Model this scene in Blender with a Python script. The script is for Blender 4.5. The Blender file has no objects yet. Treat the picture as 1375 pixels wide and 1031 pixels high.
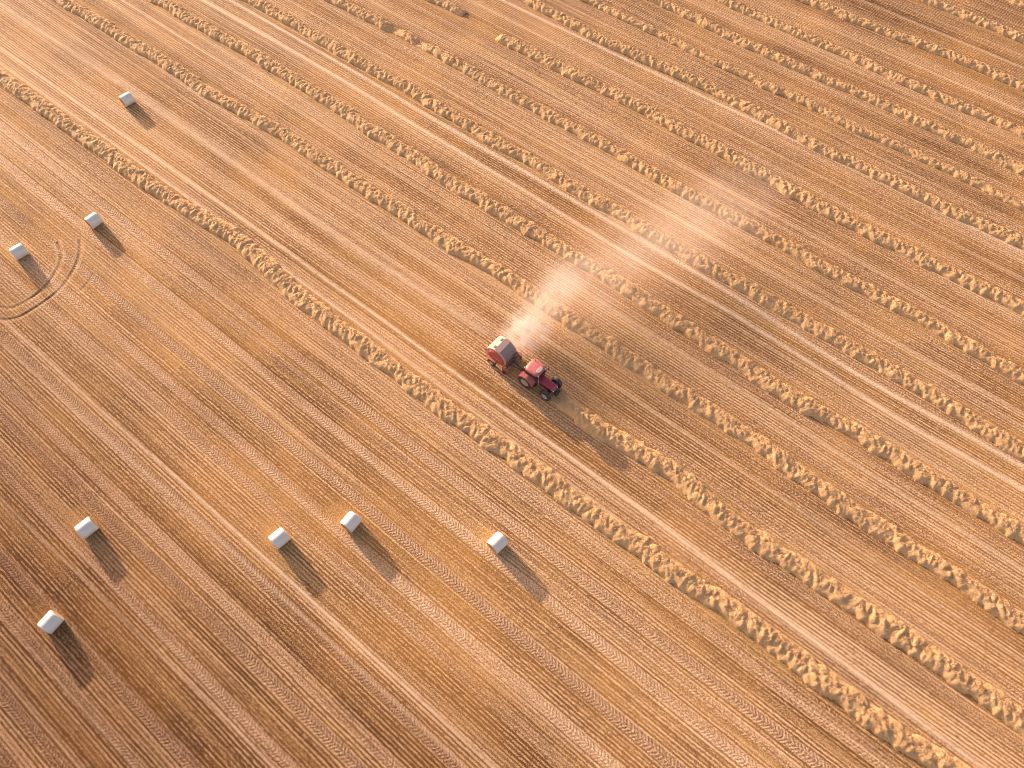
import bpy, bmesh, math, random
import numpy as np
from mathutils import Vector, Matrix
PI = math.pi
sc = bpy.context.scene
col = sc.collection
# World axes: +X runs along the crop rows (the way the tractor drives), +Y across them.

# ------------------------------------------------------------------ camera
cd = bpy.data.cameras.new('camera'); cam = bpy.data.objects.new('camera', cd); col.objects.link(cam)
cd.sensor_fit = 'HORIZONTAL'; cd.sensor_width = 36.0
cd.lens = 36.0 * 1000.0 / 1375.0
cd.clip_start = 0.5; cd.clip_end = 6000
ROW = math.radians(39.13)
cam.location = (0, 0, 57.0)
cam.rotation_euler = (math.radians(30.0), 0, ROW)
sc.camera = cam

# ------------------------------------------------------------------ world and sun
SUN_EL = 12.5
SUN_AZ = 170.6            # direction towards the sun, degrees from +X, counter-clockwise
w = bpy.data.worlds.new('World'); sc.world = w; w.use_nodes = True
nt = w.node_tree; nt.nodes.clear()
sky = nt.nodes.new('ShaderNodeTexSky'); sky.sky_type = 'NISHITA'; sky.sun_disc = False
sky.sun_elevation = math.radians(SUN_EL); sky.sun_rotation = math.radians(90 - SUN_AZ)
sky.dust_density = 2.5; sky.air_density = 1.0; sky.ozone_density = 1.0
bg = nt.nodes.new('ShaderNodeBackground'); bg.inputs[1].default_value = 0.15
wo = nt.nodes.new('ShaderNodeOutputWorld')
tint = nt.nodes.new('ShaderNodeMix'); tint.data_type = 'RGBA'; tint.blend_type = 'MULTIPLY'; tint.inputs[0].default_value = 1
tint.inputs[7].default_value = (1.18, .91, .82, 1)          # low sun behind harvest dust: a mauve-grey sky
nt.links.new(sky.outputs[0], tint.inputs[6]); nt.links.new(tint.outputs[2], bg.inputs[0]); nt.links.new(bg.outputs[0], wo.inputs[0])
sl = bpy.data.lights.new('sun', 'SUN'); so = bpy.data.objects.new('sun', sl); col.objects.link(so)
sl.energy = 4.4; sl.angle = math.radians(0.8); sl.color = (1.0, 0.81, 0.62)
e, a = math.radians(SUN_EL), math.radians(SUN_AZ)
sd = Vector((math.cos(e)*math.cos(a), math.cos(e)*math.sin(a), math.sin(e)))
so.rotation_euler = sd.to_track_quat('Z', 'Y').to_euler()
so.location = sd * 200
sc.view_settings.view_transform = 'Standard'; sc.view_settings.look = 'None'
sc.view_settings.exposure = 1.30; sc.view_settings.gamma = 1
sc.view_settings.use_curve_mapping = False
try:
    sc.cycles.volume_step_rate = 2.0; sc.cycles.volume_bounces = 2
    sc.cycles.max_bounces = 6; sc.cycles.filter_width = 1.0
except Exception: pass

# ------------------------------------------------------------------ helpers
def tag(o, label=None, cat=None, group=None, kind=None):
    if label: o['label'] = label
    if cat: o['category'] = cat
    if group: o['group'] = group
    if kind: o['kind'] = kind
    return o
def empty(name, loc=(0,0,0), rz=0.0):
    o = bpy.data.objects.new(name, None); col.objects.link(o)
    o.location = loc; o.rotation_euler = (0,0,rz); o.empty_display_size = 0.3
    return o
def mesh_obj(name, me, mat, parent=None, smooth=True):
    o = bpy.data.objects.new(name, me); col.objects.link(o)
    if mat is not None: me.materials.append(mat)
    if smooth:
        me.polygons.foreach_set('use_smooth', [True]*len(me.polygons))
    if parent is not None: o.parent = parent
    return o
def from_bm(name, bm, mat, parent=None, smooth=False):
    bmesh.ops.recalc_face_normals(bm, faces=bm.faces)
    me = bpy.data.meshes.new(name); bm.to_mesh(me); bm.free()
    o = mesh_obj(name, me, mat, parent, smooth)
    return o
def grid_mesh(name, X, Y, Z):
    ny, nx = X.shape
    me = bpy.data.meshes.new(name)
    co = np.empty((nx*ny, 3), np.float32)
    co[:,0] = X.ravel(); co[:,1] = Y.ravel(); co[:,2] = Z.ravel()
    i = np.arange(nx*ny).reshape(ny, nx)
    q = np.stack([i[:-1,:-1], i[:-1,1:], i[1:,1:], i[1:,:-1]], -1).reshape(-1, 4).astype(np.int32)
    n = len(q)
    me.vertices.add(nx*ny); me.vertices.foreach_set('co', co.ravel())
    me.loops.add(n*4); me.loops.foreach_set('vertex_index', q.ravel())
    me.polygons.add(n); me.polygons.foreach_set('loop_start', np.arange(n, dtype=np.int32)*4)
    me.polygons.foreach_set('loop_total', np.full(n, 4, np.int32))
    me.polygons.foreach_set('use_smooth', np.ones(n, bool))
    me.update(calc_edges=True)
    return me

def _h(ix, iy, s):
    h = (ix.astype(np.int64)*374761393 + iy.astype(np.int64)*668265263 + s*974634777) & 0x7fffffff
    h = ((h ^ (h >> 13)) * 1274126177) & 0x7fffffff
    h = h ^ (h >> 16)
    return (h & 0xffff) / 65535.0
def vnoise(x, y, s=0):
    x = np.asarray(x, float); y = np.asarray(y, float)
    ix = np.floor(x); iy = np.floor(y); fx = x-ix; fy = y-iy
    fx = fx*fx*(3-2*fx); fy = fy*fy*(3-2*fy)
    a = _h(ix, iy, s); b = _h(ix+1, iy, s); c = _h(ix, iy+1, s); d = _h(ix+1, iy+1, s)
    return (a*(1-fx)+b*fx)*(1-fy) + (c*(1-fx)+d*fx)*fy
def fbm(x, y, s=0, o=4):
    t = 0; A = .5; n = 0
    for k in range(o):
        t = t + A*vnoise(x*2**k + 17.3*k, y*2**k - 9.1*k, s+k); n += A; A *= .5
    return t/n

class N:
    """tiny node-graph writer"""
    def __init__(s, name):
        s.m = bpy.data.materials.new(name); s.m.use_nodes = True
        s.t = s.m.node_tree; s.t.nodes.clear()
        s.out = s.t.nodes.new('ShaderNodeOutputMaterial')
    def set(s, sock, v):
        if isinstance(v, bpy.types.NodeSocket): s.t.links.new(v, sock)
        elif v is not None:
            if isinstance(v, tuple) and len(v) == 3 and sock.type == 'RGBA': v = (*v, 1)
            sock.default_value = v
    def math(s, op, a, b=None, c=None, clamp=False):
        n = s.t.nodes.new('ShaderNodeMath'); n.operation = op; n.use_clamp = clamp
        s.set(n.inputs[0], a)
        if b is not None: s.set(n.inputs[1], b)
        if c is not None: s.set(n.inputs[2], c)
        return n.outputs[0]
    def mix(s, f, a, b, mode='MIX'):
        n = s.t.nodes.new('ShaderNodeMix'); n.data_type = 'RGBA'; n.blend_type = mode
        s.set(n.inputs[0], f); s.set(n.inputs[6], a); s.set(n.inputs[7], b)
        return n.outputs[2]
    def coord(s, which='Object'):
        n = s.t.nodes.new('ShaderNodeTexCoord'); return n.outputs[which]
    def sep(s, v):
        n = s.t.nodes.new('ShaderNodeSeparateXYZ'); s.set(n.inputs[0], v); return n.outputs
    def comb(s, x, y, z=0.0):
        n = s.t.nodes.new('ShaderNodeCombineXYZ'); s.set(n.inputs[0], x); s.set(n.inputs[1], y); s.set(n.inputs[2], z); return n.outputs[0]
    def mapv(s, v, sc_, loc=(0,0,0), rot=(0,0,0)):
        n = s.t.nodes.new('ShaderNodeMapping'); s.set(n.inputs[0], v); n.inputs['Scale'].default_value = sc_
        n.inputs['Location'].default_value = loc; n.inputs['Rotation'].default_value = rot; return n.outputs[0]
    def noise(s, v, scale=1, det=3, rough=.55, out=0):
        n = s.t.nodes.new('ShaderNodeTexNoise'); s.set(n.inputs['Vector'], v); n.inputs['Scale'].default_value = scale
        n.inputs['Detail'].default_value = det; n.inputs['Roughness'].default_value = rough; return n.outputs[out]
    def rng(s, v, a, b, c=0.0, d=1.0):
        n = s.t.nodes.new('ShaderNodeMapRange'); s.set(n.inputs[0], v)
        for k, q in zip((1,2,3,4), (a,b,c,d)): n.inputs[k].default_value = q
        n.clamp = True; return n.outputs[0]
    def attr(s, name):
        n = s.t.nodes.new('ShaderNodeAttribute'); n.attribute_name = name; return n.outputs['Fac']
    def bump(s, h, dist=1.0, strength=1.0):
        n = s.t.nodes.new('ShaderNodeBump'); s.set(n.inputs['Height'], h); n.inputs['Distance'].default_value = dist
        n.inputs['Strength'].default_value = strength; return n.outputs[0]
    def bsdf(s, color, rough=.8, metal=0.0, normal=None, **kw):
        n = s.t.nodes.new('ShaderNodeBsdfPrincipled')
        s.set(n.inputs['Base Color'], color); s.set(n.inputs['Roughness'], rough); s.set(n.inputs['Metallic'], metal)
        if normal is not None: s.set(n.inputs['Normal'], normal)
        for k, v in kw.items(): s.set(n.inputs[k.replace('_', ' ')], v)
        s.t.links.new(n.outputs[0], s.out.inputs[0]); return s.m

def painted(name, c, rough=.45, dust=.35, dustc=(.52,.37,.26), metal=0.0):
    g = N(name); v = g.coord()
    n1 = g.noise(v, 3.2, 4); n2 = g.noise(v, 22, 2)
    nrm = g.t.nodes.new('ShaderNodeNewGeometry').outputs['Normal']
    up = g.rng(g.sep(nrm)[2], 0.0, 1.0, .35, 1.0)          # dust settles on faces that look up
    f = g.math('MULTIPLY', g.math('MULTIPLY', g.rng(n1, .3, .7, .3, 1.0), up), dust)
    c2 = g.mix(g.rng(n2, .35, .65), c, tuple(x*.8 for x in c))
    return g.bsdf(g.mix(f, c2, dustc), g.math('MULTIPLY_ADD', f, .5, rough), metal)

# ------------------------------------------------------------------ the traced field, in row coordinates
WIND_Y = {'a':20.45,'t':27.0,'b':33.85,'c':40.5,'d':48.05,'e':54.95,'f':62.1,'g':69.85,'h':74.8,'i':80.05,'j':85.35,'k':92.5,'l':101.2,'m':108.6}
ALLW = list(WIND_Y.values())

def ground_material():
    g = N('stubble_ground'); P = g.coord(); s = g.sep(P); x, y = s[0], s[1]
    pale, chev, cdv, tone, chaff, dark, arc = [g.attr(k) for k in ('pale','chev','chev_dv','tone','chaff','dark','arc')]
    # drill rows 0.27 m apart, each one slightly wavy and broken
    wob = g.noise(g.mapv(P, (.16, .5, 1)), 1, 2)
    wob2 = g.noise(g.mapv(P, (1.6, 4.0, 1)), 1, 2)
    ph = g.math('ADD', g.math('MULTIPLY', y, 2*PI/.27), g.math('ADD', g.math('MULTIPLY', wob, 4.0), g.math('MULTIPLY', wob2, 1.9)))
    row = g.math('MULTIPLY_ADD', g.math('SINE', ph), .5, .5)
    rowm = g.noise(g.mapv(P, (2.6, 4.3, 1)), 1, 3, .65)
    row = g.math('MULTIPLY', row, g.rng(rowm, .36, .60, .42, 1.0))
    # where the rows read clearly and where loose chaff covers them
    cover = g.noise(g.mapv(P, (.035, .55, 1)), 1, 4, .6)
    clear = g.rng(cover, .34, .66, 1.15, .55)
    smear = g.math('MAXIMUM', g.math('MAXIMUM', chaff, g.math('MULTIPLY', chev, .85)), g.math('MULTIPLY', pale, .9))
    clear = g.math('MULTIPLY', clear, g.math('SUBTRACT', 1.0, g.math('MULTIPLY', smear, .85)))
    fine = g.noise(g.mapv(P, (1, 1.3, 1)), 9, 4, .7)
    fine2 = g.noise(g.mapv(P, (1, 1, 1), (31, 7, 0)), 4.2, 3, .7)
    streak = g.noise(g.mapv(P, (.9, 7.5, 1)), 1, 3, .6)
    rowtone = g.noise(g.mapv(P, (.018, 3.4, 1), (3, 40, 0)), 1, 4, .75)
    grit = g.noise(g.mapv(P, (1, 1, 1), (5, 9, 0)), 17, 2, .7)
    band = g.noise(g.mapv(P, (.018, .42, 1), (9, 11, 0)), 1, 3, .6)
    patch = g.noise(P, .075, 4, .6)
    SOIL = (.145, .063, .022); STUB = (.68, .435, .238); CHAFF = (.56, .355, .145); PALE = (.72, .52, .36); MAUVE = (.40, .225, .165)
    soil = g.mix(g.rng(band, .35, .65), SOIL, (.24, .120, .052))
    soil = g.mix(g.rng(patch, .42, .62, 0, .75), soil, (.38, .180, .050))
    stub = g.mix(g.rng(rowtone, .3, .7), (.50, .285, .130), STUB)
    stub = g.mix(g.rng(band, .42, .66, 0, .7), stub, (.68, .47, .30))
    rv = g.math('MULTIPLY_ADD', g.math('SUBTRACT', row, .42), g.math('MULTIPLY', clear, 2.0), .45)
    rv = g.math('ADD', rv, g.math('MULTIPLY', g.math('SUBTRACT', streak, .5), .8))
    rv = g.math('ADD', rv, g.math('MULTIPLY', g.math('SUBTRACT', fine, .5), 2.9))
    rv = g.math('ADD', rv, g.math('MULTIPLY', g.math('SUBTRACT', grit, .5), 3.4))
    rv = g.math('ADD', rv, g.math('MULTIPLY', g.math('SUBTRACT', band, .5), 1.5))
    rv = g.math('ADD', rv, g.math('MULTIPLY', g.math('SUBTRACT', rowtone, .5), 2.6))
    rv = g.math('MULTIPLY_ADD', g.math('SUBTRACT', rv, .5), 1.25, .48, clamp=True)
    c = g.mix(rv, soil, stub)
    # golden loose straw
    cf = g.math('MULTIPLY', g.rng(g.math('ADD', g.math('MULTIPLY', chaff, .42), g.math('ADD', g.math('MULTIPLY', fine2, .7), g.math('MULTIPLY', fine, .5))), .72, 1.12), .72)
    c = g.mix(cf, c, g.mix(g.rng(fine, .35, .65), (.33, .155, .055), CHAFF))
    gold = g.math('MULTIPLY', g.rng(g.noise(g.mapv(P, (.10, .5, 1), (50, 0, 0)), 1, 5, .75), .52, .70), .55)
    c = g.mix(g.math('MULTIPLY', gold, g.rng(fine2, .35, .6)), c, (.52, .31, .10))
    # tyre tread (herringbone lugs pressed into the stubble)
    ad = g.math('ABSOLUTE', cdv)
    jit = g.noise(g.mapv(P, (1.2, 1.2, 1)), 1, 2)
    tp = g.math('ADD', g.math('MULTIPLY', x, 2*PI/.30), g.math('ADD', g.math('MULTIPLY', ad, 2*PI/.36), g.math('MULTIPLY', jit, 9.0)))
    tread = g.math('MULTIPLY_ADD', g.math('SINE', tp), .5, .5)
    tf = g.math('ADD', g.math('MULTIPLY', tread, .55), g.math('MULTIPLY_ADD', fine, 4.2, -1.88))
    tf = g.math('ADD', tf, g.math('MULTIPLY_ADD', grit, 3.2, -1.60), clamp=True)
    tcol = g.mix(tf, g.mix(tone, (.19, .098, .055), (.36, .200, .105)), g.mix(tone, (.58, .38, .24), (.74, .52, .36)))
    chev2 = g.rng(g.math('ADD', chev, g.math('MULTIPLY_ADD', fine2, 1.6, -.80)), .15, .75)
    chev2 = g.math('MULTIPLY', chev2, g.rng(chev, .02, .25))
    cm = g.math('MULTIPLY', chev2, g.rng(g.noise(g.mapv(P, (.09, .8, 1), (0, 77, 0)), 1, 3), .34, .56, .30, 1.0))
    c = g.mix(g.math('MULTIPLY', cm, .64), c, tcol)
    # worn pale wheelings
    pm = g.math('MULTIPLY', pale, g.rng(g.math('ADD', g.math('MULTIPLY', g.noise(g.mapv(P, (.8, 3, 1)), 1, 4, .7), .5), g.math('MULTIPLY', g.noise(g.mapv(P, (3, 7, 1)), 1, 3, .7), .5)), .34, .54, .25, 1.0))
    c = g.mix(g.math('MULTIPLY', pm, .9), c, PALE)
    # darker streaks, plus vignette shading multiplied into the ground colour towards the corners
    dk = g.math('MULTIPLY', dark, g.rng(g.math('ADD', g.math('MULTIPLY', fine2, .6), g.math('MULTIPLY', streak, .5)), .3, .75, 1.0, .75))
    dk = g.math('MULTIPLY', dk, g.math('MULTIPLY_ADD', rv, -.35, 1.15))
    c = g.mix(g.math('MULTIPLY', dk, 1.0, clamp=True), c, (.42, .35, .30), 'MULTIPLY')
    c = g.mix(g.math('MULTIPLY', arc, g.rng(fine2, .3, .6, .25, .8)), c, (.15, .075, .035))
    hgt = g.math('MULTIPLY', row, g.math('MULTIPLY', clear, .055))
    hgt = g.math('ADD', hgt, g.math('MULTIPLY', fine, .075))
    hgt = g.math('ADD', hgt, g.math('MULTIPLY', fine2, .06))
    hgt = g.math('ADD', hgt, g.math('MULTIPLY', grit, .03))
    hgt = g.math('ADD', hgt, g.math('MULTIPLY', g.math('MULTIPLY', tread, cm), .035))
    return g.bsdf(c, .9, 0, g.bump(hgt, 1.0, .8), Specular_IOR_Level=.15)

def build_ground():
    xs = np.concatenate([[-3000,-1200,-500,-250,-160], np.arange(-125,-76,.4), np.arange(-76,-53,.1), np.arange(-53, 45.01, .4), [80,160,300,700,1500,3000]])
    ys = np.concatenate([[-3000,-1000,-400,-150,-70], np.arange(-36, 122.01, .1), [160,250,500,1200,3000]])
    X, Y = np.meshgrid(xs, ys)
    Z = (fbm(X/9, Y/9, 5, 3)-.5)*.16
    # worn wheelings: polylines (x, y) of pale tracks
    pale = np.zeros_like(X)
    def track(pts, wd, amp, x0=-400, x1=400):
        px = [p[0] for p in pts]; py = [p[1] for p in pts]
        yc = np.interp(X, px, py) + (vnoise(X/7, X*0, 3)-.5)*.12
        f = amp*np.exp(-((Y-yc)/(wd*.8))**2)*np.clip((X-x0)/3, 0, 1)*np.clip((x1-X)/3, 0, 1)
        np.maximum(pale, f, out=pale)
    track([(-97,22.95),(-47,23.3),(-5,23.0),(20,22.4)], .22, 1.0)
    track([(-97,21.35),(-55,21.75),(-37,21.5),(-19,21.2),(20,20.9)], .20, .8, -130, 4)
    track([(-86,44.3),(-62,44.6),(-22,44.1),(-10,44.4),(1,44.06),(9.3,43.84),(18,44.3)], .30, 1.0)
    track([(-83,46.45),(-63,46.5),(-18,46.4),(-10,46.3),(2.4,45.7),(10.3,46.0),(17,46.2)], .30, 1.0)
    track([(-86,43.4),(-62,43.7),(-22,43.2),(-10,43.4),(11,42.9)], .15, .4)
    track([(-57,68.0),(-30,68.55),(-12,68.8),(9,69.0)], .26, .95)
    track([(-102,27.7),(-80,28.15),(-44,27.8),(-25,28.2)], .5, .6, -130, -24)
    track([(-80,.9),(-17,1.25),(20,1.5)], .16, 1.0)
    track([(-80,-.95),(-34,-.1),(0,.1)], .16, .6)
    track([(-60,-9.1),(-44,-8.9),(-15,-8.15)], .15, .8)
    track([(-60,-8.2),(-15,-7.3)], .12, .4)
    track([(-50,-14.3),(0,-14)], .2, .6); track([(-50,-16.6),(0,-16.4)], .2, .5)
    track([(-100,31.2),(30,31.0)], .16, .45); track([(-100,37.9),(30,37.6)], .25, .5)
    track([(-100,51.0),(30,51.1)], .18, .5); track([(-100,57.4),(30,57.6)], .16, .5)
    track([(-100,65.4),(30,65.7)], .2, .45); track([(-100,72.4),(30,72.0)], .15, .4)
    track([(-100,96.6),(30,96.4)], .25, .6); track([(-100,82.7),(30,82.6)], .2, .4); track([(-100,88.7),(30,88.9)], .2, .4)
    # paired tyre treads
    ctr = [-21.4,-19.4,-17.2,-13.8,-11.6,-7.35,-4.5,-2.9,-.1,4.5,6.5,9.15,12.5,14.2,15.5,18.2]
    amp = [.9,.7,.9,.8,.9,.9,1.0,.85,1.0,.6,.75,1.0,.85,.4,1.0,.5]
    tone = [.7,.2,.3,.7,.2,.85,.0,.85,.0,.7,.95,.0,1.0,.9,.35,.8]
    for wy in ALLW:
        ctr += [wy-1.75, wy+1.6]; amp += [.42, .38]; tone += [.5, .6]
    order = np.argsort(ctr); ctr = np.array(ctr)[order]; amp = np.array(amp)[order]; tone = np.array(tone)[order]
    yw = ys - 0
    idx = np.abs(yw[:,None]-ctr[None,:]).argmin(1)
    dv = yw - ctr[idx]
    ch = amp[idx]*np.clip((.50-np.abs(dv))/.16, 0, 1); tn = tone[idx]
    CH = np.repeat(ch[:,None], len(xs), 1); DV = np.repeat(dv[:,None], len(xs), 1); TN = np.repeat(tn[:,None], len(xs), 1)
    # chaff dropped around each windrow
    chf = np.zeros_like(X)
    for wy in ALLW:
        np.maximum(chf, np.exp(-(np.abs(Y-wy)/1.2)**4)*(.5+.7*vnoise(X/1.3, Y/.4, 4)), out=chf)
    chf = np.where(X < -24, chf*np.where(np.abs(Y-27) < 3, .35, 1), chf)
    chf = np.where((np.abs(Y-62.5) < 3) & (X > -58.5) & (X < -53), chf*.3, chf)
    for bx, by in ((-77.4,26.65),(-65,13.5),(-67.2,6.5),(-38.3,-6),(-25.9,3),(-22.5,7.5),(-12.4,13.5),(-34.1,-12)):
        chf = np.maximum(chf, 1.5*np.exp(-(((X-bx+.9)/1.9)**2+((Y-by)/1.15)**2))*(.5+.8*vnoise(X/.5, Y/.4, 4)))
    for cy, aa in ((10.1,.9),(8.2,.7),(5.5,.8),(17.0,.7),(-9.6,.8),(-6.4,.9),(13.6,.7),(2.2,.7),(-15.4,.8),(-18.5,.8),(-1.6,.7),(11.5,.6),(-12.7,.6)):
        chf = np.maximum(chf, aa*np.exp(-((Y-cy)/.45)**2)*np.clip(1.6*fbm(X/8, Y/1.5, 9)-.1, 0, 1))
    # darker streaks, and a painted vignette: low and left darken lower left, hi top right
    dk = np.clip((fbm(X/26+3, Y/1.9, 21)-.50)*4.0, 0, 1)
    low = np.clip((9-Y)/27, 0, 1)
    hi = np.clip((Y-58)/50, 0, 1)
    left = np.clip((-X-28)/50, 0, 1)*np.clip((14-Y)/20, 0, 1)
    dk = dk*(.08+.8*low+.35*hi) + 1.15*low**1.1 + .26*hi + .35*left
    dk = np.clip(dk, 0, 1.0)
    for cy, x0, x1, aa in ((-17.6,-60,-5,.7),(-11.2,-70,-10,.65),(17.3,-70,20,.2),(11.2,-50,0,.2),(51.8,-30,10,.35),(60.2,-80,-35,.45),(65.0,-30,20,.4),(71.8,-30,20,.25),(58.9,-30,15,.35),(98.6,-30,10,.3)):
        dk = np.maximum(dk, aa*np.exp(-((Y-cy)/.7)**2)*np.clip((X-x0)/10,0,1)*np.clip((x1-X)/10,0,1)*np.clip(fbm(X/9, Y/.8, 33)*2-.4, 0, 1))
    # ruts left by a turning machine
    ar = np.zeros_like(X)
    def rut(pts, wd, amp):
        pts = np.array(pts, float)
        # smooth (Chaikin)
        for _ in range(3):
            q = [pts[0]]
            for a_, b_ in zip(pts[:-1], pts[1:]): q += [a_*.75+b_*.25, a_*.25+b_*.75]
            q.append(pts[-1]); pts = np.array(q)
        sel = (X > -75) & (X < -54) & (Y > -4) & (Y < 16)
        xx = X[sel]; yy = Y[sel]; best = np.full(xx.shape, 9.0)
        for a_, b_ in zip(pts[:-1], pts[1:]):
            d = b_-a_; L = d@d
            t = np.clip(((xx-a_[0])*d[0]+(yy-a_[1])*d[1])/L, 0, 1)
            best = np.minimum(best, np.hypot(xx-a_[0]-t*d[0], yy-a_[1]-t*d[1]))
        f = amp*np.exp(-(best/wd)**2)*np.clip(.35+1.1*vnoise(xx/.9, yy/.9, 8), 0, 1)
        ar[sel] = np.maximum(ar[sel], f); Z[sel] -= .07*f
        p2 = pale[sel]; pale[sel] = np.maximum(p2, amp*.4*np.exp(-((best-.30)/.12)**2))
    rut([(-66,.6),(-62.6,1.94),(-62.1,3.17),(-62.0,5.27),(-62.9,7.38),(-64.1,8.9),(-66,9.6)], .13, 1.0)
    rut([(-64,.0),(-61.1,1.35),(-60.7,3.86),(-60.7,6.3),(-61.9,8.79),(-63.2,10.3),(-64.6,11.2)], .13, .9)
    rut([(-59.2,7.6),(-59.4,8.53),(-60.0,9.6)], .12, .5)
    me = grid_mesh('field_ground', X, Y, Z)
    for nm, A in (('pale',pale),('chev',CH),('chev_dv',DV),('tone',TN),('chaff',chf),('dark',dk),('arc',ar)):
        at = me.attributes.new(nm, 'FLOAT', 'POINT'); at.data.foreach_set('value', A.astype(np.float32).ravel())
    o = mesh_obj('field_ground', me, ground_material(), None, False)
    tag(o, kind='structure')
    return o
build_ground()
def gz(x, y): return float((fbm(np.array(x)/9, np.array(y)/9, 5, 3)-.5)*.16)

# ------------------------------------------------------------------ windrows of raked straw
def straw_material():
    g = N('straw'); P = g.coord()
    n1 = g.noise(P, 1.3, 4, .6); n2 = g.noise(g.mapv(P, (1, 1, 1)), 11, 4, .75); n3 = g.noise(g.mapv(P, (4, 14, 9), (0,0,0), (0,0,.9)), 1, 3, .7)
    c = g.mix(g.rng(n1, .35, .65), (.63, .370, .168), (.70, .440, .215))
    c = g.mix(g.rng(n2, .32, .62, .75, 0), c, (.33, .175, .07))
    c = g.mix(g.rng(n3, .5, .75, 0, .6), c, (.66, .43, .24))
    h = g.math('ADD', g.math('MULTIPLY', n2, .14), g.math('MULTIPLY', n3, .07))
    return g.bsdf(c, .85, 0, g.bump(h, 1, .5), Specular_IOR_Level=.2)
STRAW = straw_material()

def windrow(pts, x0, x1, label, seed, hw=.85, hh=.42, scale=None, taper=1.2):
    rs = np.random.RandomState(seed)
    dx = .075
    xs = np.arange(x0, x1, dx); ys = np.linspace(-1.7, 1.7, 49)
    px = [p[0] for p in pts]; py = [p[1] for p in pts]
    k = np.ones(41)/41
    yc = np.interp(np.arange(x0-20*dx, x1+20.5*dx, dx)[:len(xs)+40], px, py); yc = np.convolve(yc, k, 'valid')[:len(xs)]
    yc = yc + (fbm(xs/6, xs*0, seed, 3)-.5)*.7
    X, V = np.meshgrid(xs, ys)
    env = np.clip((X-x0)/taper, 0, 1)*np.clip((x1-X)/taper, 0, 1); env = np.sqrt(env)
    if scale is not None: env = env*scale(X)
    big = .72+.56*fbm(X/3.1, X*0+seed, seed+1, 3)
    edge = (vnoise(X/.45, np.sign(V)*4+seed, seed+2)-.5)*.24 + (vnoise(X/1.7, np.sign(V)*4+seed, seed+4)-.5)*.2
    W_ = .84*hw*(.72+.28*env)*(.9+.2*big)+edge
    base = np.clip(1-(np.abs(V)/W_)**2.4, 0, 1)
    H = np.zeros_like(X)
    # overlapping heaped tufts
    x = x0
    while x < x1:
        x += rs.uniform(.18, .42)
        for _ in range(rs.choice([1,2,2])):
            v0 = rs.normal(0, .34); rx = rs.uniform(.20,.52); ry = rs.uniform(.32,.75); top = rs.uniform(.45,1.1); sk = rs.uniform(-.85,.3)
            i0 = max(0, int((x-1.1-x0)/dx)); i1 = min(len(xs), int((x+1.1-x0)/dx))
            if i1 <= i0: continue
            a_ = X[:,i0:i1]-x; b_ = V[:,i0:i1]-v0; a_ = a_ - sk*b_
            # gentle on the side facing the way the rake came from, abrupt behind
            r = (a_/np.where(a_ > 0, rx*.72, rx*1.25))**2+(b_/ry)**2
            h = top*np.clip(1-r, 0, 1)**.95
            H[:,i0:i1] = np.maximum(H[:,i0:i1], h)
    rough = fbm(X/.2, V/.26, seed+7, 3)-.5
    z = .92*hh*env*(base**.5)*(.82*big+.30*H+.30*rough*base**.3)
    wisps = np.clip(1-(np.abs(V)/(W_*1.15))**4, 0, 1)*(fbm(X/.16, V/.2, seed+9, 2)-.42)*.12*env
    z = np.maximum(z, wisps)
    inside = z > .004
    G = (fbm((X)/9, (yc[None,:]+V)/9, 5, 3)-.5)*.16
    Z = np.where(inside, G+z, G-.05)
    me = grid_mesh('windrow', X, yc[None,:]+V, Z)
    # loose stalks lying over the heap and spilt along its edges
    n = int((x1-x0)*90); ss = np.clip(rs.normal(0, .40, n), -1.6, 1.6); xx = rs.uniform(x0, x1, n)
    ci = np.clip(((xx-x0)/dx).astype(int), 0, len(xs)-1); ri = np.clip(((ss+1.7)/(3.4/48)).astype(int), 0, 48)
    ok = env[ri, ci] > .05; xx, ss, ci, ri = xx[ok], ss[ok], ci[ok], ri[ok]; n = len(xx)
    gzv = G_ = (fbm(xx/9, (yc[ci]+ss)/9, 5, 3)-.5)*.16
    zz = np.maximum(Z[ri, ci], gzv+.004)+rs.uniform(.0, .03, n)
    an = rs.uniform(0, PI, n)*1.0; Ls = rs.uniform(.10, .30, n); tl = rs.normal(0, .30, n); wd = rs.uniform(.012, .030, n)
    dxv = np.cos(an)*Ls; dyv = np.sin(an)*Ls; dzv = np.abs(np.sin(tl))*Ls*.5
    px_, py_ = -np.sin(an)*wd, np.cos(an)*wd
    P0 = np.stack([xx, yc[ci]+ss, zz], 1)
    q = np.empty((n, 4, 3), np.float32)
    q[:,0] = P0; q[:,1] = P0+np.stack([dxv*.5+px_, dyv*.5+py_, dzv*.6+.01], 1); q[:,2] = P0+np.stack([dxv, dyv, dzv], 1); q[:,3] = P0+np.stack([dxv*.5-px_, dyv*.5-py_, dzv*.6-.01], 1)
    sm = bpy.data.meshes.new('stalks'); sm.vertices.add(n*4); sm.vertices.foreach_set('co', q.ravel())
    sm.loops.add(n*4); sm.loops.foreach_set('vertex_index', np.arange(n*4, dtype=np.int32)); sm.polygons.add(n)
    sm.polygons.foreach_set('loop_start', np.arange(n, dtype=np.int32)*4); sm.polygons.foreach_set('loop_total', np.full(n, 4, np.int32)); sm.update(calc_edges=True)
    # drop the faces that would lie wholly under the ground
    bm = bmesh.new(); bm.from_mesh(me); bm.verts.ensure_lookup_table()
    ins = inside.ravel()
    dead = [f for f in bm.faces if not any(ins[v.index] for v in f.verts)]
    bmesh.ops.delete(bm, geom=dead, context='FACES')
    bm.from_mesh(sm); bm.to_mesh(me); bm.free(); bpy.data.meshes.remove(sm)
    o = mesh_obj('windrow', me, STRAW)
    tag(o, label, 'windrow', 'raked windrows of straw across the field')
    return o

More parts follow.
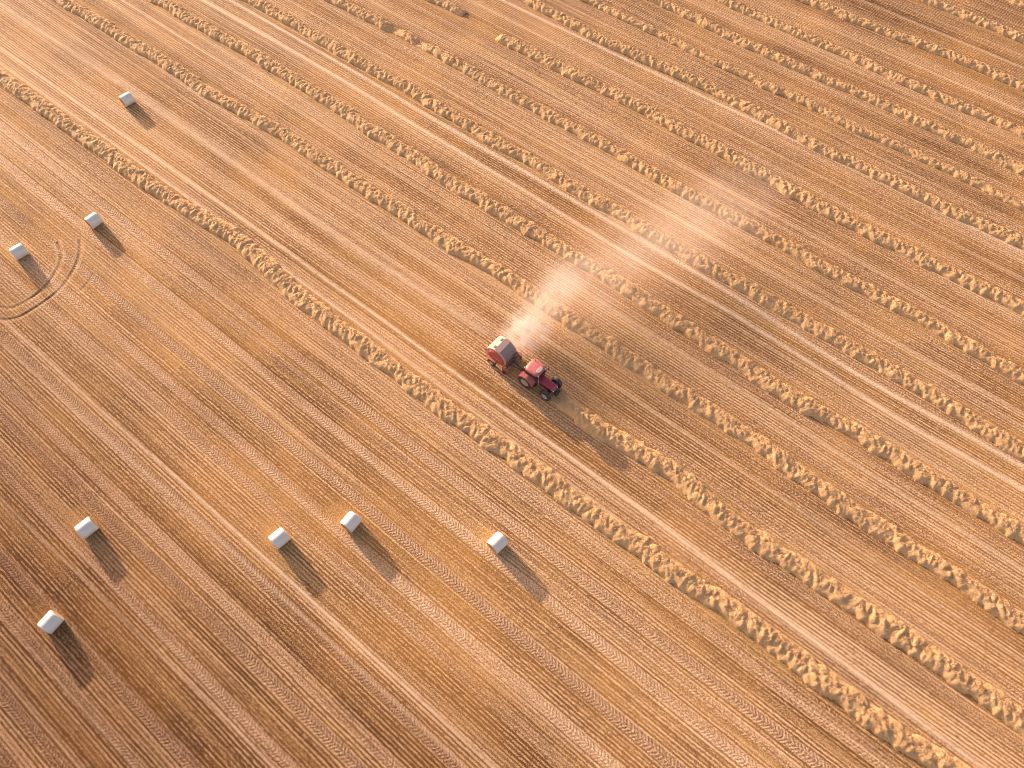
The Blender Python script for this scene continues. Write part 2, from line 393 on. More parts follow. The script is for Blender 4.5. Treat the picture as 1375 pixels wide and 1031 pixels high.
XE = 34
windrow([(-110,19.9),(-97.5,19.9),(-87,20.2),(-67,20.5),(-53,20.9),(-38,20.1),(-20,20.2),(-8,20.5),(6,20.6),(15,20.4),(22,20.9),(40,21)], -112, XE, 'long straw windrow running just below the tractor, nearest the wrapped bales', 11, .9, .45)
windrow([(-30,27.0),(-15,27.0),(-4,27.2),(3,26.6),(11,26.9),(20,27.2),(30,26.8),(40,27)], -17.4, XE, 'straw windrow directly in front of the tractor, about to be baled', 12, .9, .45, lambda X: np.clip((X+17.6)/3.2, .35, 1))
windrow([(-110,33.3),(-92,33.4),(-82,33.8),(-71,33.6),(-59,34),(-46,34.0),(-35,34),(-28,34.6),(-18,34.1),(-8,34.2),(5,33.8),(20,33.6),(40,33.9)], -112, XE, 'straw windrow passing just beyond the baler, crossed by the thick of the dust plume', 13, .85, .43)
windrow([(-110,40.4),(-93,40.5),(-77,41.2),(-60,41.2),(-43,40.6),(-28,40.5),(-12,40.4),(-2,40),(9,40.3),(40,40.3)], -112, XE, 'straw windrow lying just below the pale double wheel track', 14, .85, .43)
windrow([(-110,48),(-86,48.1),(-68,48.4),(-49,48.3),(-29,48.0),(-13,47.9),(10,47.8),(40,47.7)], -108, XE, 'straw windrow lying just above the pale double wheel track', 15, .85, .43)
def gaps(X):
    s_ = np.ones_like(X)
    for c_, w_ in ((-63.2,1.1),(-59.2,.9)): s_ *= 1-.93*np.exp(-((X-c_)/w_)**2)
    return s_*np.where((X > -64) & (X < -55), .85, 1)
windrow([(-110,54.4),(-78,54.6),(-66,55.1),(-64,54.7),(-62,55.6),(-60,55.0),(-57.5,55.3),(-45,55),(-30,55.0),(-17,54.9),(-8,55),(20,54.8),(40,54.8)], -104, XE, 'straw windrow broken by two thin slanting gaps near its upper left end', 16, .82, .42, gaps)
windrow([(-70,61.9),(-62,62.9),(-59,63.0),(-50,63)], -76, -58.6, 'short stub of straw windrow ending at the top edge, cut off by a bare gap', 17, .72, .36)
windrow([(-55,62.3),(-36,62.6),(-22,62.1),(-8,61.7),(7,62.0),(20,62.4),(40,62.2)], -52.7, XE, 'straw windrow with a rounded pale free end beside the bare gap', 18, .9, .44, None, .7)
windrow([(-110,69.6),(-76,69.7),(-60,70.2),(-45,69.6),(-30,70.2),(-15,69.6),(10,69.9),(40,69.9)], -82, XE, 'straw windrow hugging the single pale wheel track on its lower side', 19, .85, .43)
windrow([(-110,74.5),(-70,74.5),(-50,74.7),(-31,74.9),(-15,74.8),(-2,75),(40,74.9)], -76, XE, 'thin straggly straw windrow close above the one along the single pale wheel track', 20, .66, .34)
windrow([(-110,79.6),(-60,79.8),(-40,80.1),(-19,80.0),(0,80.1),(40,80.2)], -70, XE, 'fifth straw windrow down from the top right corner of the field view', 21, .80, .41)
windrow([(-110,84.9),(-58,84.9),(-39,85.5),(-18,85.5),(40,85.4)], -64, XE, 'fourth straw windrow down from the top right corner of the field view', 22, .82, .42)
windrow([(-110,91.8),(-37,91.9),(-19,92.6),(-8,93.2),(40,93.4)], -58, XE, 'third straw windrow down from the top right corner, beyond a pale track', 23, .82, .42)
windrow([(-110,100.6),(-34,100.6),(-20,101.6),(40,101.6)], -48, XE, 'second straw windrow down from the top right corner', 24, .82, .42)
windrow([(-110,108.4),(40,108.6)], -36, XE, 'last straw windrow, only a scrap of it showing in the top right corner', 25, .8, .41)

# ------------------------------------------------------------------ round bales
def wrap_material():
    g = N('white_net_wrap'); P = g.coord(); 
    n1 = g.noise(g.mapv(P, (3, 60, 60)), 1, 3); n2 = g.noise(g.mapv(P, (2, 3, 3)), 1, 3, .6); n3 = g.noise(P, 28, 2)
    c = g.mix(g.rng(n2, .3, .7), (.72, .67, .62), (.62, .57, .52))
    c = g.mix(g.rng(n3, .55, .8, 0, .25), c, (.62, .50, .36))
    h = g.math('ADD', g.math('MULTIPLY', g.noise(g.mapv(P, (16, 2, 2)), 1, 3), .03), g.math('MULTIPLY', n3, .008))
    return g.bsdf(c, .45, 0, g.bump(h, 1, .5))
def end_material():
    g = N('cut_straw_end'); P = g.coord(); s = g.sep(P)
    r = g.math('SQRT', g.math('ADD', g.math('POWER', s[1], 2.0), g.math('POWER', s[2], 2.0)))
    an = g.math('ARCTAN2', s[2], s[1])
    sp = g.math('SINE', g.math('ADD', g.math('MULTIPLY', r, 75), g.math('ADD', an, g.math('MULTIPLY', g.noise(P, 6, 3), 7))))
    n = g.noise(P, 30, 3, .7)
    f = g.math('ADD', g.math('MULTIPLY', sp, .25), n, clamp=True)
    c = g.mix(f, (.30, .17, .055), (.60, .38, .15))
    return g.bsdf(c, .9, 0, g.bump(g.math('MULTIPLY', f, .03), 1, .7))
WRAP, ENDM = wrap_material(), end_material()
def bale_shell(R, L, seed):
    """outer wrapped drum lying along local X, standing on z=0, slightly squat with rolled shoulders"""
    prof = [(-L/2+.015, R-.12), (-L/2, R-.085), (-L/2+.015, R-.050), (-L/2+.055, R-.018), (-L/2+.11, R-.003)]
    mid = [(-L/2+.11+(L-.22)*k/6, R+.006*math.sin(k*2.1+seed)) for k in range(1,6)]
    prof = prof + mid + [(-a_, b_) for a_, b_ in reversed(prof)]
    bm = bmesh.new(); rings = []; nseg = 44
    for (x_, r_) in prof:
        ring = []
        for k in range(nseg):
            t = 2*PI*k/nseg
            rr = r_*(1+.006*math.sin(3*t+seed)+.004*math.sin(7*t+seed*2+x_*4))
            yy, zz = rr*math.cos(t), rr*math.sin(t)
            zz = max(zz, -R*.94) if zz < 0 else zz*.985
            ring.append(bm.verts.new((x_, yy, zz+R*.94)))
        rings.append(ring)
    for a_, b_ in zip(rings[:-1], rings[1:]):
        for k in range(nseg): bm.faces.new((a_[k], a_[(k+1)%nseg], b_[(k+1)%nseg], b_[k]))
    return bm
def bale_end(R, L, sgn, seed):
    bm = bmesh.new(); nseg = 44; rs = random.Random(seed)
    xe = sgn*(L/2-.012)
    c = bm.verts.new((xe-sgn*.03, 0, R*.94)); prev = None
    for j, rf in enumerate((.12,.3,.5,.7,.86,.965)):
        ring = []
        for k in range(nseg):
            t = 2*PI*k/nseg; rr = (R-.10)*rf/.965
            zz = rr*math.sin(t)
            ring.append(bm.verts.new((xe+sgn*(.02-.03*(1-rf)+rs.uniform(-.012,.012)) - (sgn*.02 if j == 5 else 0), rr*math.cos(t), max(zz, -R*.93)+R*.94)))
        if prev is None:
            for k in range(nseg): bm.faces.new((c, ring[k], ring[(k+1)%nseg]))
        else:
            for k in range(nseg): bm.faces.new((prev[k], ring[k], ring[(k+1)%nseg], prev[(k+1)%nseg]))
        prev = ring
    return bm
def make_bale():
    t = empty('round_bale')
    from_bm('net_wrap', bale_shell(.63, 1.26, 1), WRAP, t, True)
    for s_ in (-1, 1):
        o = from_bm('straw_end', bale_end(.63, 1.26, s_, 5), ENDM, t, True)
    return t
bale0 = make_bale()
BALES = [
 (-77.43,26.65, 85.1,'wrapped round bale alone in the upper left, between two windrows'),
 (-65.04,13.50, 90.8,'wrapped round bale just to the right of the curved turning ruts'),
 (-67.25, 6.51, 82.2,'wrapped round bale at the left edge, enclosed by the curved turning ruts'),
 (-38.28,-5.98, 84.5,'wrapped round bale at lower left, right of a pale track, above the lowest bale'),
 (-25.88, 3.02, 83.7,'wrapped round bale close beside the pale wheel track in the lower middle'),
 (-22.50, 7.48, 94.5,'wrapped round bale in the middle of the three standing across the lower middle'),
 (-12.43,13.49, 84.3,'wrapped round bale nearest the tractor, rightmost of all the bales'),
 (-34.14,-11.96,96.6,'wrapped round bale nearest the lower left corner, lowest of all the bales')]
for i, (bx, by, rz, lab) in enumerate(BALES):
    if i == 0: t = bale0
    else:
        t = bale0.copy(); col.objects.link(t)
        for ch in list(bale0.children):
            c = ch.copy(); col.objects.link(c); c.parent = t
    t.location = (bx, by, gz(bx, by)-.01); t.rotation_euler = (0, 0, math.radians(rz))
    tag(t, lab, 'bale', 'white wrapped round bales on the stubble')

# ------------------------------------------------------------------ machine parts helpers
def add_box(bm, x0, x1, y0, y1, z0, z1, bev=0.0, m=None):
    vs = [bm.verts.new(p) for p in ((x0,y0,z0),(x1,y0,z0),(x1,y1,z0),(x0,y1,z0),(x0,y0,z1),(x1,y0,z1),(x1,y1,z1),(x0,y1,z1))]
    fs = [bm.faces.new([vs[k] for k in q]) for q in ((0,3,2,1),(4,5,6,7),(0,1,5,4),(1,2,6,5),(2,3,7,6),(3,0,4,7))]
    if m is not None:
        for v in vs: v.co = m @ v.co
    if bev:
        es = list({e_ for f in fs for e_ in f.edges})
        bmesh.ops.bevel(bm, geom=es, offset=bev, segments=2, affect='EDGES', profile=.6)
def add_tube(bm, pts, r, n=8, cap=True):
    pts = [Vector(p) for p in pts]; rings = []
    for i, p in enumerate(pts):
        d = (pts[min(i+1,len(pts)-1)]-pts[max(i-1,0)]).normalized()
        u = d.cross(Vector((0,0,1)))
        if u.length < .1: u = d.cross(Vector((0,1,0)))
        u.normalize(); v = d.cross(u)
        rr = r[i] if isinstance(r, (list,tuple)) else r
        rings.append([bm.verts.new(p+rr*(math.cos(2*PI*k/n)*u+math.sin(2*PI*k/n)*v)) for k in range(n)])
    for a_, b_ in zip(rings[:-1], rings[1:]):
        for k in range(n): bm.faces.new((a_[k], a_[(k+1)%n], b_[(k+1)%n], b_[k]))
    if cap: bm.faces.new(rings[0]); bm.faces.new(rings[-1])
def add_lathe(bm, prof, c, n=32, axis='Y'):
    """prof: list of (along, radius); lathe about the Y axis through c"""
    rings = []
    for (t, r) in prof:
        ring = []
        for k in range(n):
            a_ = 2*PI*k/n
            ring.append(bm.verts.new((c[0]+r*math.cos(a_), c[1]+t, c[2]+r*math.sin(a_))))
        rings.append(ring)
    for a_, b_ in zip(rings[:-1], rings[1:]):
        for k in range(n): bm.faces.new((a_[k], a_[(k+1)%n], b_[(k+1)%n], b_[k]))
    bm.faces.new(rings[0]); bm.faces.new(rings[-1])
def add_loft(bm, secs, cap=True):
    rings = [[bm.verts.new(p) for p in s_] for s_ in secs]; n = len(rings[0])
    for a_, b_ in zip(rings[:-1], rings[1:]):
        for k in range(n): bm.faces.new((a_[k], a_[(k+1)%n], b_[(k+1)%n], b_[k]))
    if cap: bm.faces.new(rings[0]); bm.faces.new(rings[-1])
def superell(w_, h_, n=24, p=3.5):
    out = []
    for k in range(n):
        t = 2*PI*k/n; c_, s_ = math.cos(t), math.sin(t)
        out.append((w_*abs(c_)**(2/p)*(1 if c_ >= 0 else -1), h_*abs(s_)**(2/p)*(1 if s_ >= 0 else -1)))
    return out

RED = painted('tractor_red_paint', (.34, .010, .045), .35, .12)
REDROOF = painted('sun_bleached_red_roof', (.50, .065, .080), .4, .45, (.62,.34,.28))
BRED = painted('baler_red_paint', (.46, .055, .035), .45, .38)
DKRED = painted('dark_red_frame', (.16, .022, .022), .5, .25)
BLACK = painted('black_plastic', (.018, .017, .018), .5, .12)
RUBBER = painted('tyre_rubber', (.022, .020, .021), .8, .22)
RIM = painted('dusty_rim', (.40, .34, .33), .5, .4)
GREY = painted('grey_mauve_sheet', (.27, .19, .19), .5, .3)
CREAM = painted('dusty_pale_sheet', (.36, .30, .25), .5, .4, (.50,.38,.28))
PINK = painted('dusty_pink_trim', (.62, .36, .31), .5, .4)
STEEL = painted('bare_steel', (.30, .29, .28), .4, .3)
HATCH = painted('grey_roof_hatch', (.36, .31, .31), .25, .35)
def glass_mat():
    g = N('tinted_cab_glass'); return g.bsdf((.03,.035,.035), .06, 0, None, Specular_IOR_Level=.6)
GLASS = glass_mat()
def lamp_mat(name, c): 
    g = N(name); return g.bsdf(c, .15, 0)
LENS = lamp_mat('clear_lamp_lens', (.75,.72,.68)); AMBER = lamp_mat('amber_beacon', (.75,.25,.03)); REDL = lamp_mat('red_lamp_lens', (.5,.02,.015))

def wheel(parent, x, y, R, wd, rimR, lugs=18, label=None):
    """tyre with herringbone lugs (mesh) and a dished rim as its child"""
    h = wd/2; bm = bmesh.new(); c = (0,0,0)
    add_lathe(bm, [(-h*.80, rimR*.98), (-h*.97, rimR+.05), (-h, R-.14), (-h*.86, R-.05), (-h*.4, R-.028), (h*.4, R-.028), (h*.86, R-.05), (h, R-.14), (h*.97, rimR+.05), (h*.80, rimR*.98)], c, 40)
    for k in range(lugs):
        for s_ in (-1, 1):
            a_ = 2*PI*(k+(.5 if s_ > 0 else 0))/lugs
            m = Matrix.Rotation(a_, 4, 'Y') @ Matrix.Translation((0, s_*h*.48, R-.03)) @ Matrix.Rotation(s_*math.radians(38), 4, 'Z')
            add_box(bm, -.028, .028, -h*.52, h*.52, -.03, .03, 0, m)
    w_ = from_bm('wheel', bm, RUBBER, parent)
    w_.location = (x, y, R)
    bm = bmesh.new(); sgn = 1 if y > 0 else -1
    add_lathe(bm, [(-h*.82, rimR), (-h*.78, rimR*.93), (-h*.2, rimR*.85), (h*.25*sgn, rimR*.5), (h*.25*sgn+.03*sgn, rimR*.28), (h*.3*sgn+.06*sgn, rimR*.26)] if sgn > 0 else
              [(h*.82, rimR), (h*.78, rimR*.93), (h*.2, rimR*.85), (-h*.25, rimR*.5), (-h*.25-.03, rimR*.28), (-h*.3-.06, rimR*.26)], c, 32)
    add_lathe(bm, [(h*.84*sgn, rimR*1.0), (h*.90*sgn, rimR*1.03), (h*.90*sgn, rimR*.93), (h*.3*sgn, rimR*.84)], c, 32)
    for k in range(8):
        a_ = 2*PI*k/8
        add_lathe(bm, [(h*.25*sgn, .02), (h*.25*sgn+.05*sgn, .02)], (rimR*.4*math.cos(a_), 0, rimR*.4*math.sin(a_)), 6)
    from_bm('rim', bm, RIM, w_, False)
    return w_

def smooth_all(o, ang=35):
    me = o.data
    me.polygons.foreach_set('use_smooth', [True]*len(me.polygons))
    try: me.set_sharp_from_angle(angle=math.radians(ang))
    except Exception: pass
    return o

# ------------------------------------------------------------------ tractor
def build_tractor():
    T = empty('tractor', (-18.72, 27.02, gz(-18.7, 27)), 0.0)
    tag(T, 'red tractor with pinkish cab roof and magenta bonnet, pulling the round baler', 'tractor')
    RX, FX = -1.02, 1.12
    for s_ in (-1, 1):
        wheel(T, RX, s_*.86, .74, .44, .40, 20)
        wheel(T, FX, s_*.82, .53, .34, .29, 18)
    bm = bmesh.new()
    add_box(bm, -1.3, 1.3, -.20, .20, .48, .80, .04)
    add_box(bm, -1.32, -.72, -.34, .34, .52, .96, .05)
    add_box(bm, .95, 1.30, -.60, .60, .46, .60, .03)
    add_tube(bm, [(RX,-.72,.74),(RX,.72,.74)], .10, 10)
    add_box(bm, -.75, -.1, -.62, -.34, .42, .72, .05); add_box(bm, -.75, -.1, .34, .62, .42, .72, .05)
    smooth_all(from_bm('chassis', bm, BLACK, T))
    # bonnet: rounded section that drops and narrows towards the nose
    secs = []
    for x_, w_, zt, zb in ((-.02,.40,1.42,.80),(.12,.42,1.44,.78),(.6,.41,1.40,.76),(1.1,.385,1.31,.74),(1.42,.35,1.20,.74),(1.56,.30,1.06,.76),(1.60,.24,.96,.80)):
        secs.append([(x_, a_, (zt+zb)/2+b_) for a_, b_ in superell(w_, (zt-zb)/2, 28, 4.0)])
    bm = bmesh.new(); add_loft(bm, secs)
    hood = smooth_all(from_bm('bonnet', bm, RED, T), 50)
    bm = bmesh.new(); add_box(bm, 1.585, 1.63, -.23, .23, .62, 1.02, .02)
    for k in range(7): add_box(bm, 1.62, 1.642, -.21, .21, .64+.05*k, .655+.05*k)
    from_bm('grille', bm, BLACK, hood)
    for s_ in (-1, 1):
        bm = bmesh.new(); add_box(bm, 1.52, 1.61, s_*.27-.055, s_*.27+.055, .96, 1.06, .02); from_bm('headlight', bm, LENS, hood)
        bm = bmesh.new(); add_box(bm, .25, 1.15, s_*.405-.018, s_*.405+.018, .84, 1.06, .01); from_bm('side_vent', bm, BLACK, hood)
    bm = bmesh.new()                                                   # pale lower lip of the nose
    add_tube(bm, [(1.36,-.37,1.12),(1.55,-.30,1.04),(1.63,-.13,1.05),(1.64,0,1.055),(1.63,.13,1.05),(1.55,.30,1.04),(1.36,.37,1.12)], .022, 6)
    from_bm('nose_trim', bm, CREAM, hood)
    bm = bmesh.new(); add_box(bm, 1.60, 1.92, -.30, .30, .50, .80, .05); smooth_all(from_bm('front_weight', bm, BLACK, T))
    # cab
    bm = bmesh.new(); add_box(bm, -1.22, -.04, -.52, .52, .80, 1.18, .06)
    smooth_all(from_bm('cab_floor', bm, DKRED, T))
    secs = []
    for z_, x0, x1, w_ in ((1.16,-1.20,-.03,.54),(1.6,-1.24,.02,.60),(2.14,-1.16,-.12,.56)):
        secs.append([(x0 if (a_ < 0) else x1, b_, z_) for a_, b_ in ((-1,-w_),(1,-w_*.86),(1,w_*.86),(-1,w_))])
    bm = bmesh.new(); add_loft(bm, secs)
    cabg = from_bm('cab_glass', bm, GLASS, T)
    bm = bmesh.new()
    for s_ in (-1, 1):
        add_tube(bm, [(-1.21,s_*.55,1.12),(-1.25,s_*.61,1.6),(-1.17,s_*.57,2.16)], .035, 6)
        add_tube(bm, [(-.02,s_*.475,1.12),(.03,s_*.525,1.6),(-.11,s_*.49,2.16)], .03, 6)
        add_tube(bm, [(-.68,s_*.53,1.12),(-.70,s_*.59,1.6),(-.68,s_*.545,2.16)], .025, 6)
    add_tube(bm, [(-1.25,-.61,1.6),(-1.25,.61,1.6)], .02, 6)
    smooth_all(from_bm('cab_frame', bm, BLACK, T))
    secs = []
    for z_, k_ in ((2.12,.93),(2.16,1.0),(2.24,1.0),(2.32,.93),(2.37,.78),(2.385,.5)):
        secs.append([(-.67+a_, b_, z_) for a_, b_ in superell(.74*k_, .70*k_, 36, 4.2)])
    bm = bmesh.new(); add_loft(bm, secs)
    roof = smooth_all(from_bm('cab_roof', bm, REDROOF, T), 60)
    bm = bmesh.new()
    secs = [[(-.22+a_, b_, z_) for a_, b_ in superell(.20*k_, .36*k_, 24, 4)] for z_, k_ in ((2.33,1.0),(2.375,1.0),(2.392,.93),(2.396,.6))]
    add_loft(bm, secs); smooth_all(from_bm('roof_hatch', bm, HATCH, roof), 40)
    bm = bmesh.new()
    secs = [[(-.22+a_, b_, z_) for a_, b_ in superell(.225*k_, .385*k_, 24, 4)] for z_, k_ in ((2.33,1.0),(2.368,1.0))]
    add_loft(bm, secs); from_bm('hatch_seal', bm, BLACK, roof)
    for s_ in (-1, 1):
        bm = bmesh.new(); add_box(bm, .02, .09, s_*.5-.06, s_*.5+.06, 2.16, 2.25, .015); from_bm('work_light', bm, LENS, roof)
        bm = bmesh.new(); add_box(bm, -1.47, -1.40, s_*.5-.06, s_*.5+.06, 2.16, 2.25, .015); from_bm('work_light', bm, LENS, roof)
    bm = bmesh.new(); add_tube(bm, [(-1.15,.55,2.3),(-1.15,.55,2.4),(-1.15,.55,2.50)], [.05,.06,.04], 10); from_bm('beacon', bm, AMBER, roof)
    # fenders: curved sheets over the rear wheels
    for s_ in (-1, 1):
        secs = []
        for k in range(11):
            t = math.radians(8+k*15); r0, r1 = .80, .85
            cx, cz = RX, .74
            yi, yo = s_*.50, s_*1.10
            ca, sa = math.cos(t), math.sin(t)
            secs.append([(cx+r0*ca, yi, cz+r0*sa), (cx+r0*ca, yo, cz+r0*sa), (cx+r1*ca, yo-.02*s_, cz+r1*sa), (cx+r1*ca, yi, cz+r1*sa)])
        bm = bmesh.new(); add_loft(bm, secs); f_ = smooth_all(from_bm('rear_fender', bm, REDROOF, T), 40)
        bm = bmesh.new(); add_box(bm, -1.92, -1.84, s_*.95-.08, s_*.95+.08, .98, 1.08, .015); from_bm('tail_light', bm, REDL, f_)
        secs = []
        for k in range(8):
            t = math.radians(35+k*17); ca, sa = math.cos(t), math.sin(t); r0, r1 = .585, .61
            yi, yo = s_*.66, s_*.98
            secs.append([(FX+r0*ca, yi, .53+r0*sa), (FX+r0*ca, yo, .53+r0*sa), (FX+r1*ca, yo, .53+r1*sa), (FX+r1*ca, yi, .53+r1*sa)])
        bm = bmesh.new(); add_loft(bm, secs)
        add_tube(bm, [(FX,s_*.6,.55),(FX,s_*.68,1.0),(FX,s_*.72,1.12)], .025, 6)
        smooth_all(from_bm('front_fender', bm, BLACK, T), 40)
        bm = bmesh.new()
        for k in range(3): add_box(bm, -.62+.02*k, -.28+.02*k, s_*.76-.13, s_*.76+.13, .40+.2*k, .43+.2*k, .008)
        add_box(bm, -.64, -.61, s_*.76-.13, s_*.76-.10, .40, .95); add_box(bm, -.27, -.24, s_*.76-.13, s_*.76-.10, .40, .95)
        from_bm('step', bm, BLACK, T)
        bm = bmesh.new(); add_tube(bm, [(0,s_*.52,2.05),(.10,s_*.78,2.05),(.10,s_*.88,1.98)], .014, 6); add_box(bm, .085, .115, s_*.88-.07, s_*.88+.07, 1.72, 2.0, .01)
        from_bm('mirror', bm, BLACK, T)
    bm = bmesh.new(); add_tube(bm, [(.10,-.50,.95),(.10,-.50,1.45)], .06, 12); add_tube(bm, [(.10,-.50,1.45),(.10,-.50,2.0),(.06,-.52,2.12)], .035, 12)
    smooth_all(from_bm('exhaust', bm, STEEL, T))
    for s_ in (-1, 1):
        bm = bmesh.new(); add_tube(bm, [(-1.25,s_*.22,.55),(-1.72,s_*.34,.45)], .035, 6); from_bm('lift_arm', bm, STEEL, T)
    bm = bmesh.new(); add_tube(bm, [(-1.3,0,.95),(-1.65,0,.80)], .03, 6); from_bm('top_link', bm, STEEL, T)
    bm = bmesh.new(); add_box(bm, -1.85, -1.25, -.05, .05, .36, .42, .01); from_bm('rear_hitch', bm, STEEL, T)
    return T
build_tractor()

# ------------------------------------------------------------------ round baler
def build_baler():
    B = empty('round_baler', (-23.05, 26.98, gz(-23, 27)), 0.0)
    tag(B, 'round baler with red side panels and dusty top, hitched behind the tractor', 'baler')
    # side outline (x, z), clockwise from the lower front
    prof = [(.88,.52),(1.02,.95),(.98,1.45),(.72,1.92),(.30,2.22),(-.22,2.30),(-.72,2.12),(-1.08,1.72),(-1.22,1.20),(-1.10,.75),(-.80,.45),(0,.36)]
    def refine(p, it=2):
        for _ in range(it):
            q = []
            for i in range(len(p)):
                a_, b_ = p[i], p[(i+1) % len(p)]
                q += [(a_[0]*.8+b_[0]*.2, a_[1]*.8+b_[1]*.2), (a_[0]*.2+b_[0]*.8, a_[1]*.2+b_[1]*.8)]
            p = q
        return p
    pr = refine(prof, 1)
    # inner chamber
    ch = [((x_-(-.08))*.95-.08, (z_-1.3)*.95+1.3) for x_, z_ in pr]
    bm = bmesh.new(); add_loft(bm, [[(x_, y_, z_) for x_, z_ in ch] for y_ in (-.70, .70)])
    from_bm('bale_chamber', bm, DKRED, B)
    # top sheets follow the outline between the two ends
    def sheet(name, i0, i1, mat, off=.0, half=.71, ribs=()):
        pts = prof[i0:i1+1]; bm = bmesh.new(); out = []
        c_ = (-.08, 1.3)
        for x_, z_ in pts:
            d_ = Vector((x_-c_[0], z_-c_[1])).normalized()
            out.append(((x_+d_.x*off, z_+d_.y*off), (x_+d_.x*(off-.03), z_+d_.y*(off-.03))))
        secs = [[(a_[0], -half, a_[1]), (a_[0], half, a_[1]), (b_[0], half, b_[1]), (b_[0], -half, b_[1])] for a_, b_ in out]
        add_loft(bm, secs)
        for ry in ribs:
            secs = [[(a_[0]*1.0, ry-.02, a_[1]), (a_[0], ry+.02, a_[1]), (a_[0]+(a_[0]-b_[0])*.8, ry+.02, a_[1]+(a_[1]-b_[1])*.8), (a_[0]+(a_[0]-b_[0])*.8, ry-.02, a_[1]+(a_[1]-b_[1])*.8)] for a_, b_ in out]
            add_loft(bm, secs)
        return from_bm(name, bm, mat, B)
    sheet('front_cover', 1, 4, GREY, .01, .71, (-.35, .35))
    tg = sheet('tailgate', 6, 10, CREAM, .01, .71, (-.45, 0, .45))
    bm = bmesh.new()
    add_loft(bm, [[(x_, y_, z_) for x_, z_ in ((.30,2.235),(-.20,2.315),(-.20,2.28),(.30,2.20))] for y_ in (-.72,.72)])
    from_bm('top_cover', bm, PINK, B)
    bm = bmesh.new()
    add_loft(bm, [[(x_, y_, z_) for x_, z_ in ((-.23,2.31),(-.71,2.14),(-.71,2.10),(-.23,2.27))] for y_ in (-.71,.71)])
    from_bm('rear_cover', bm, CREAM, B)
    for bx in ((-.50,-.34,-.62,-.36), (-.46,-.36,.30,.60)):
        bm = bmesh.new(); add_box(bm, *bx, 2.235, 2.32, .015); from_bm('net_roll_latch', bm, STEEL, B)
    # side shields: pale frame, red inset panel
    for s_ in (-1, 1):
        bm = bmesh.new()
        fr = [((x_+.08)*1.02-.08, (z_-1.3)*1.02+1.3) for x_, z_ in pr]
        add_loft(bm, [[(x_, y_, z_) for x_, z_ in fr] for y_ in (s_*.715, s_*.80)])
        sf = from_bm('side_frame', bm, PINK, B)
        bm = bmesh.new()
        ins = [((x_+.0)*.80+.03, (z_-1.3)*.80+1.3) for x_, z_ in pr]
        ins2 = [((x_+.0)*.70+.03, (z_-1.3)*.70+1.3) for x_, z_ in pr]
        add_loft(bm, [[(x_, y_, z_) for x_, z_ in q] for y_, q in ((s_*.802, ins), (s_*.87, ins), (s_*.92, ins2))])
        p_ = from_bm('side_panel', bm, BRED, B)
        bm = bmesh.new(); add_box(bm, -.35, .45, s_*.935-.012, s_*.935+.012, 1.22, 1.34, .004)
        from_bm('side_stripe', bm, CREAM, p_)
        wheel(B, -.38, s_*1.02, .43, .30, .22, 16)
        bm = bmesh.new()
        add_box(bm, -.86, .10, s_*1.02-.17, s_*1.02+.17, .90, .93, .01)
        add_box(bm, .06, .10, s_*1.02-.17, s_*1.02+.17, .70, .92, .01)
        from_bm('mudguard', bm, BRED, B)
        bm = bmesh.new(); add_box(bm, -1.30, -1.24, s_*.78-.07, s_*.78+.07, 1.20, 1.55, .015); from_bm('lamp_bracket', bm, BRED, B)
        bm = bmesh.new(); add_box(bm, -1.335, -1.30, s_*.78-.055, s_*.78+.055, 1.28, 1.46, .01); from_bm('tail_light', bm, REDL, B)
        bm = bmesh.new(); add_tube(bm, [(-.2,s_*.83,.75),(-.95,s_*.86,1.15)], .03, 8); from_bm('gate_ram', bm, STEEL, B)
    bm = bmesh.new(); add_tube(bm, [(-.38,-.95,.43),(-.38,.95,.43)], .06, 10); add_box(bm, -.6, .9, -.45, .45, .36, .50, .02)
    from_bm('axle', bm, DKRED, B)
    # pick-up reel across the front
    bm = bmesh.new()
    add_tube(bm, [(1.12,-.92,.36),(1.12,.92,.36)], .17, 14)
    for k in range(14):
        y_ = -.86+k*.132
        for a_ in range(6):
            t = a_*PI/3+k*.3
            add_tube(bm, [(1.12+.16*math.cos(t), y_, .36+.16*math.sin(t)), (1.12+.28*math.cos(t+.25), y_, .36+.28*math.sin(t+.25))], .008, 4)
    from_bm('pickup_reel', bm, STEEL, B)
    for s_ in (-1, 1):
        bm = bmesh.new(); add_box(bm, .78, 1.42, s_*.98-.04, s_*.98+.04, .14, .74, .03); from_bm('pickup_shield', bm, BRED, B)
        bm = bmesh.new(); add_lathe(bm, [(-.06,.12),(-.05,.19),(.05,.19),(.06,.12)], (1.05, s_*1.1, .19), 16); from_bm('gauge_wheel', bm, RUBBER, B)
    bm = bmesh.new(); add_box(bm, .86, 1.22, -.80, .80, .72, 1.02, .05); smooth_all(from_bm('drive_guard', bm, DKRED, B))
    bm = bmesh.new(); add_box(bm, .96, 1.26, .30, .76, 1.02, 1.36, .04); smooth_all(from_bm('control_box', bm, DKRED, B)); bm = bmesh.new(); add_box(bm, .96, 1.22, -.76, -.5, 1.02, 1.25, .04); smooth_all(from_bm('control_box', bm, DKRED, B))
    bm = bmesh.new(); add_tube(bm, [(1.05,.2,1.3),(1.25,.3,1.38),(1.3,.6,1.36),(1.1,.8,1.2)], .018, 6); from_bm('hose', bm, CREAM, B)
    # drawbar
    bm = bmesh.new()
    for s_ in (-1, 1): add_tube(bm, [(.85,s_*.42,.62),(1.7,s_*.15,.55),(2.35,s_*.04,.46)], .055, 8)
    add_tube(bm, [(2.25,0,.46),(2.55,0,.44)], .05, 8)
    smooth_all(from_bm('drawbar', bm, DKRED, B))
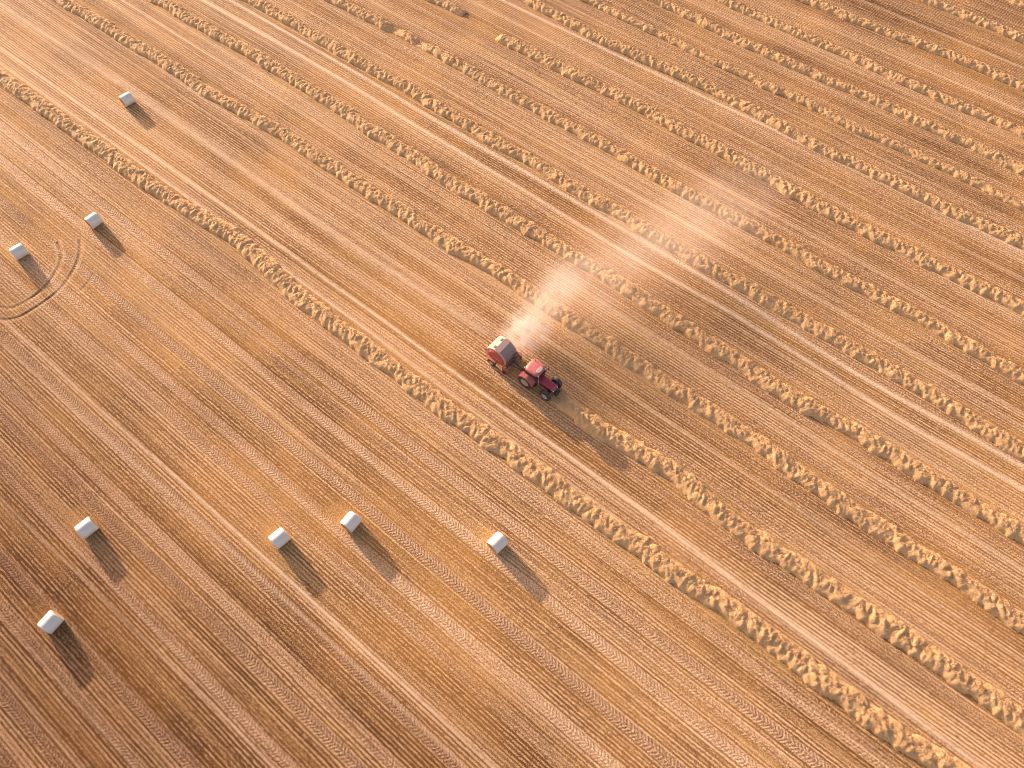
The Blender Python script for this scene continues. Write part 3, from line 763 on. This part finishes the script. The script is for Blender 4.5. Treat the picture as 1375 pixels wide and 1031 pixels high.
    bm = bmesh.new(); add_tube(bm, [(1.1,0,.78),(2.7,0,.70)], .06, 10); smooth_all(from_bm('drive_shaft', bm, BLACK, B))
    bm = bmesh.new(); add_tube(bm, [(1.5,-.16,.55),(1.5,-.16,.95)], .025, 6); from_bm('jack_stand', bm, STEEL, B)
    return B
build_baler()

# ------------------------------------------------------------------ dust blown away from the baler
def puff(name, c, r, rz, dens, nsc, lo, hi, label, seed):
    g = N(name+'_volume'); P = g.coord('Object')
    n = g.t.nodes.new('ShaderNodeVectorMath'); n.operation = 'LENGTH'; g.set(n.inputs[0], P)
    f = g.math('SUBTRACT', 1.0, n.outputs['Value'], clamp=True)
    f = g.math('POWER', f, 1.3)
    q = g.mapv(P, r, (seed, seed*2, 0))
    nz = g.rng(g.noise(q, nsc, 4, .62), lo, hi)
    d = g.math('MULTIPLY', g.math('MULTIPLY', f, nz), dens)
    v = g.t.nodes.new('ShaderNodeVolumePrincipled')
    v.inputs['Color'].default_value = (.80,.74,.72,1); v.inputs['Anisotropy'].default_value = .1
    g.set(v.inputs['Density'], d)
    g.t.links.new(v.outputs[0], g.out.inputs['Volume'])
    bm = bmesh.new(); bmesh.ops.create_icosphere(bm, subdivisions=4, radius=1.0)
    o = from_bm(name, bm, g.m, None, True)
    o.location = c; o.scale = r; o.rotation_euler = (0,0,rz)
    tag(o, label, 'dust', None, 'stuff')
    return o
puff('dust_cloud', (-22.7, 30.0, 1.4), (2.6, 3.2, 1.4), .0, 2.1, 1.1, .34, .66, 'dense bright dust puff boiling out beside the baler', 3)
puff('dust_cloud', (-23.0, 35.0, 2.0), (2.6, 5.8, 1.9), -.05, .58, .6, .28, .66, 'ragged column of dust drifting up across the first windrow beyond the baler', 8)
puff('dust_cloud', (-20.0, 42.0, 2.3), (7.0, 16.0, 2.2), -.25, .17, .30, .26, .66, 'thin wide veil of dust spread over the windrows beyond the baler', 5)
puff('dust_cloud', (-16.4, 52.0, 2.6), (6.0, 12.0, 2.5), -.15, .12, .4, .30, .66, 'faint far end of the dust plume, over the windrows to the upper right', 12)
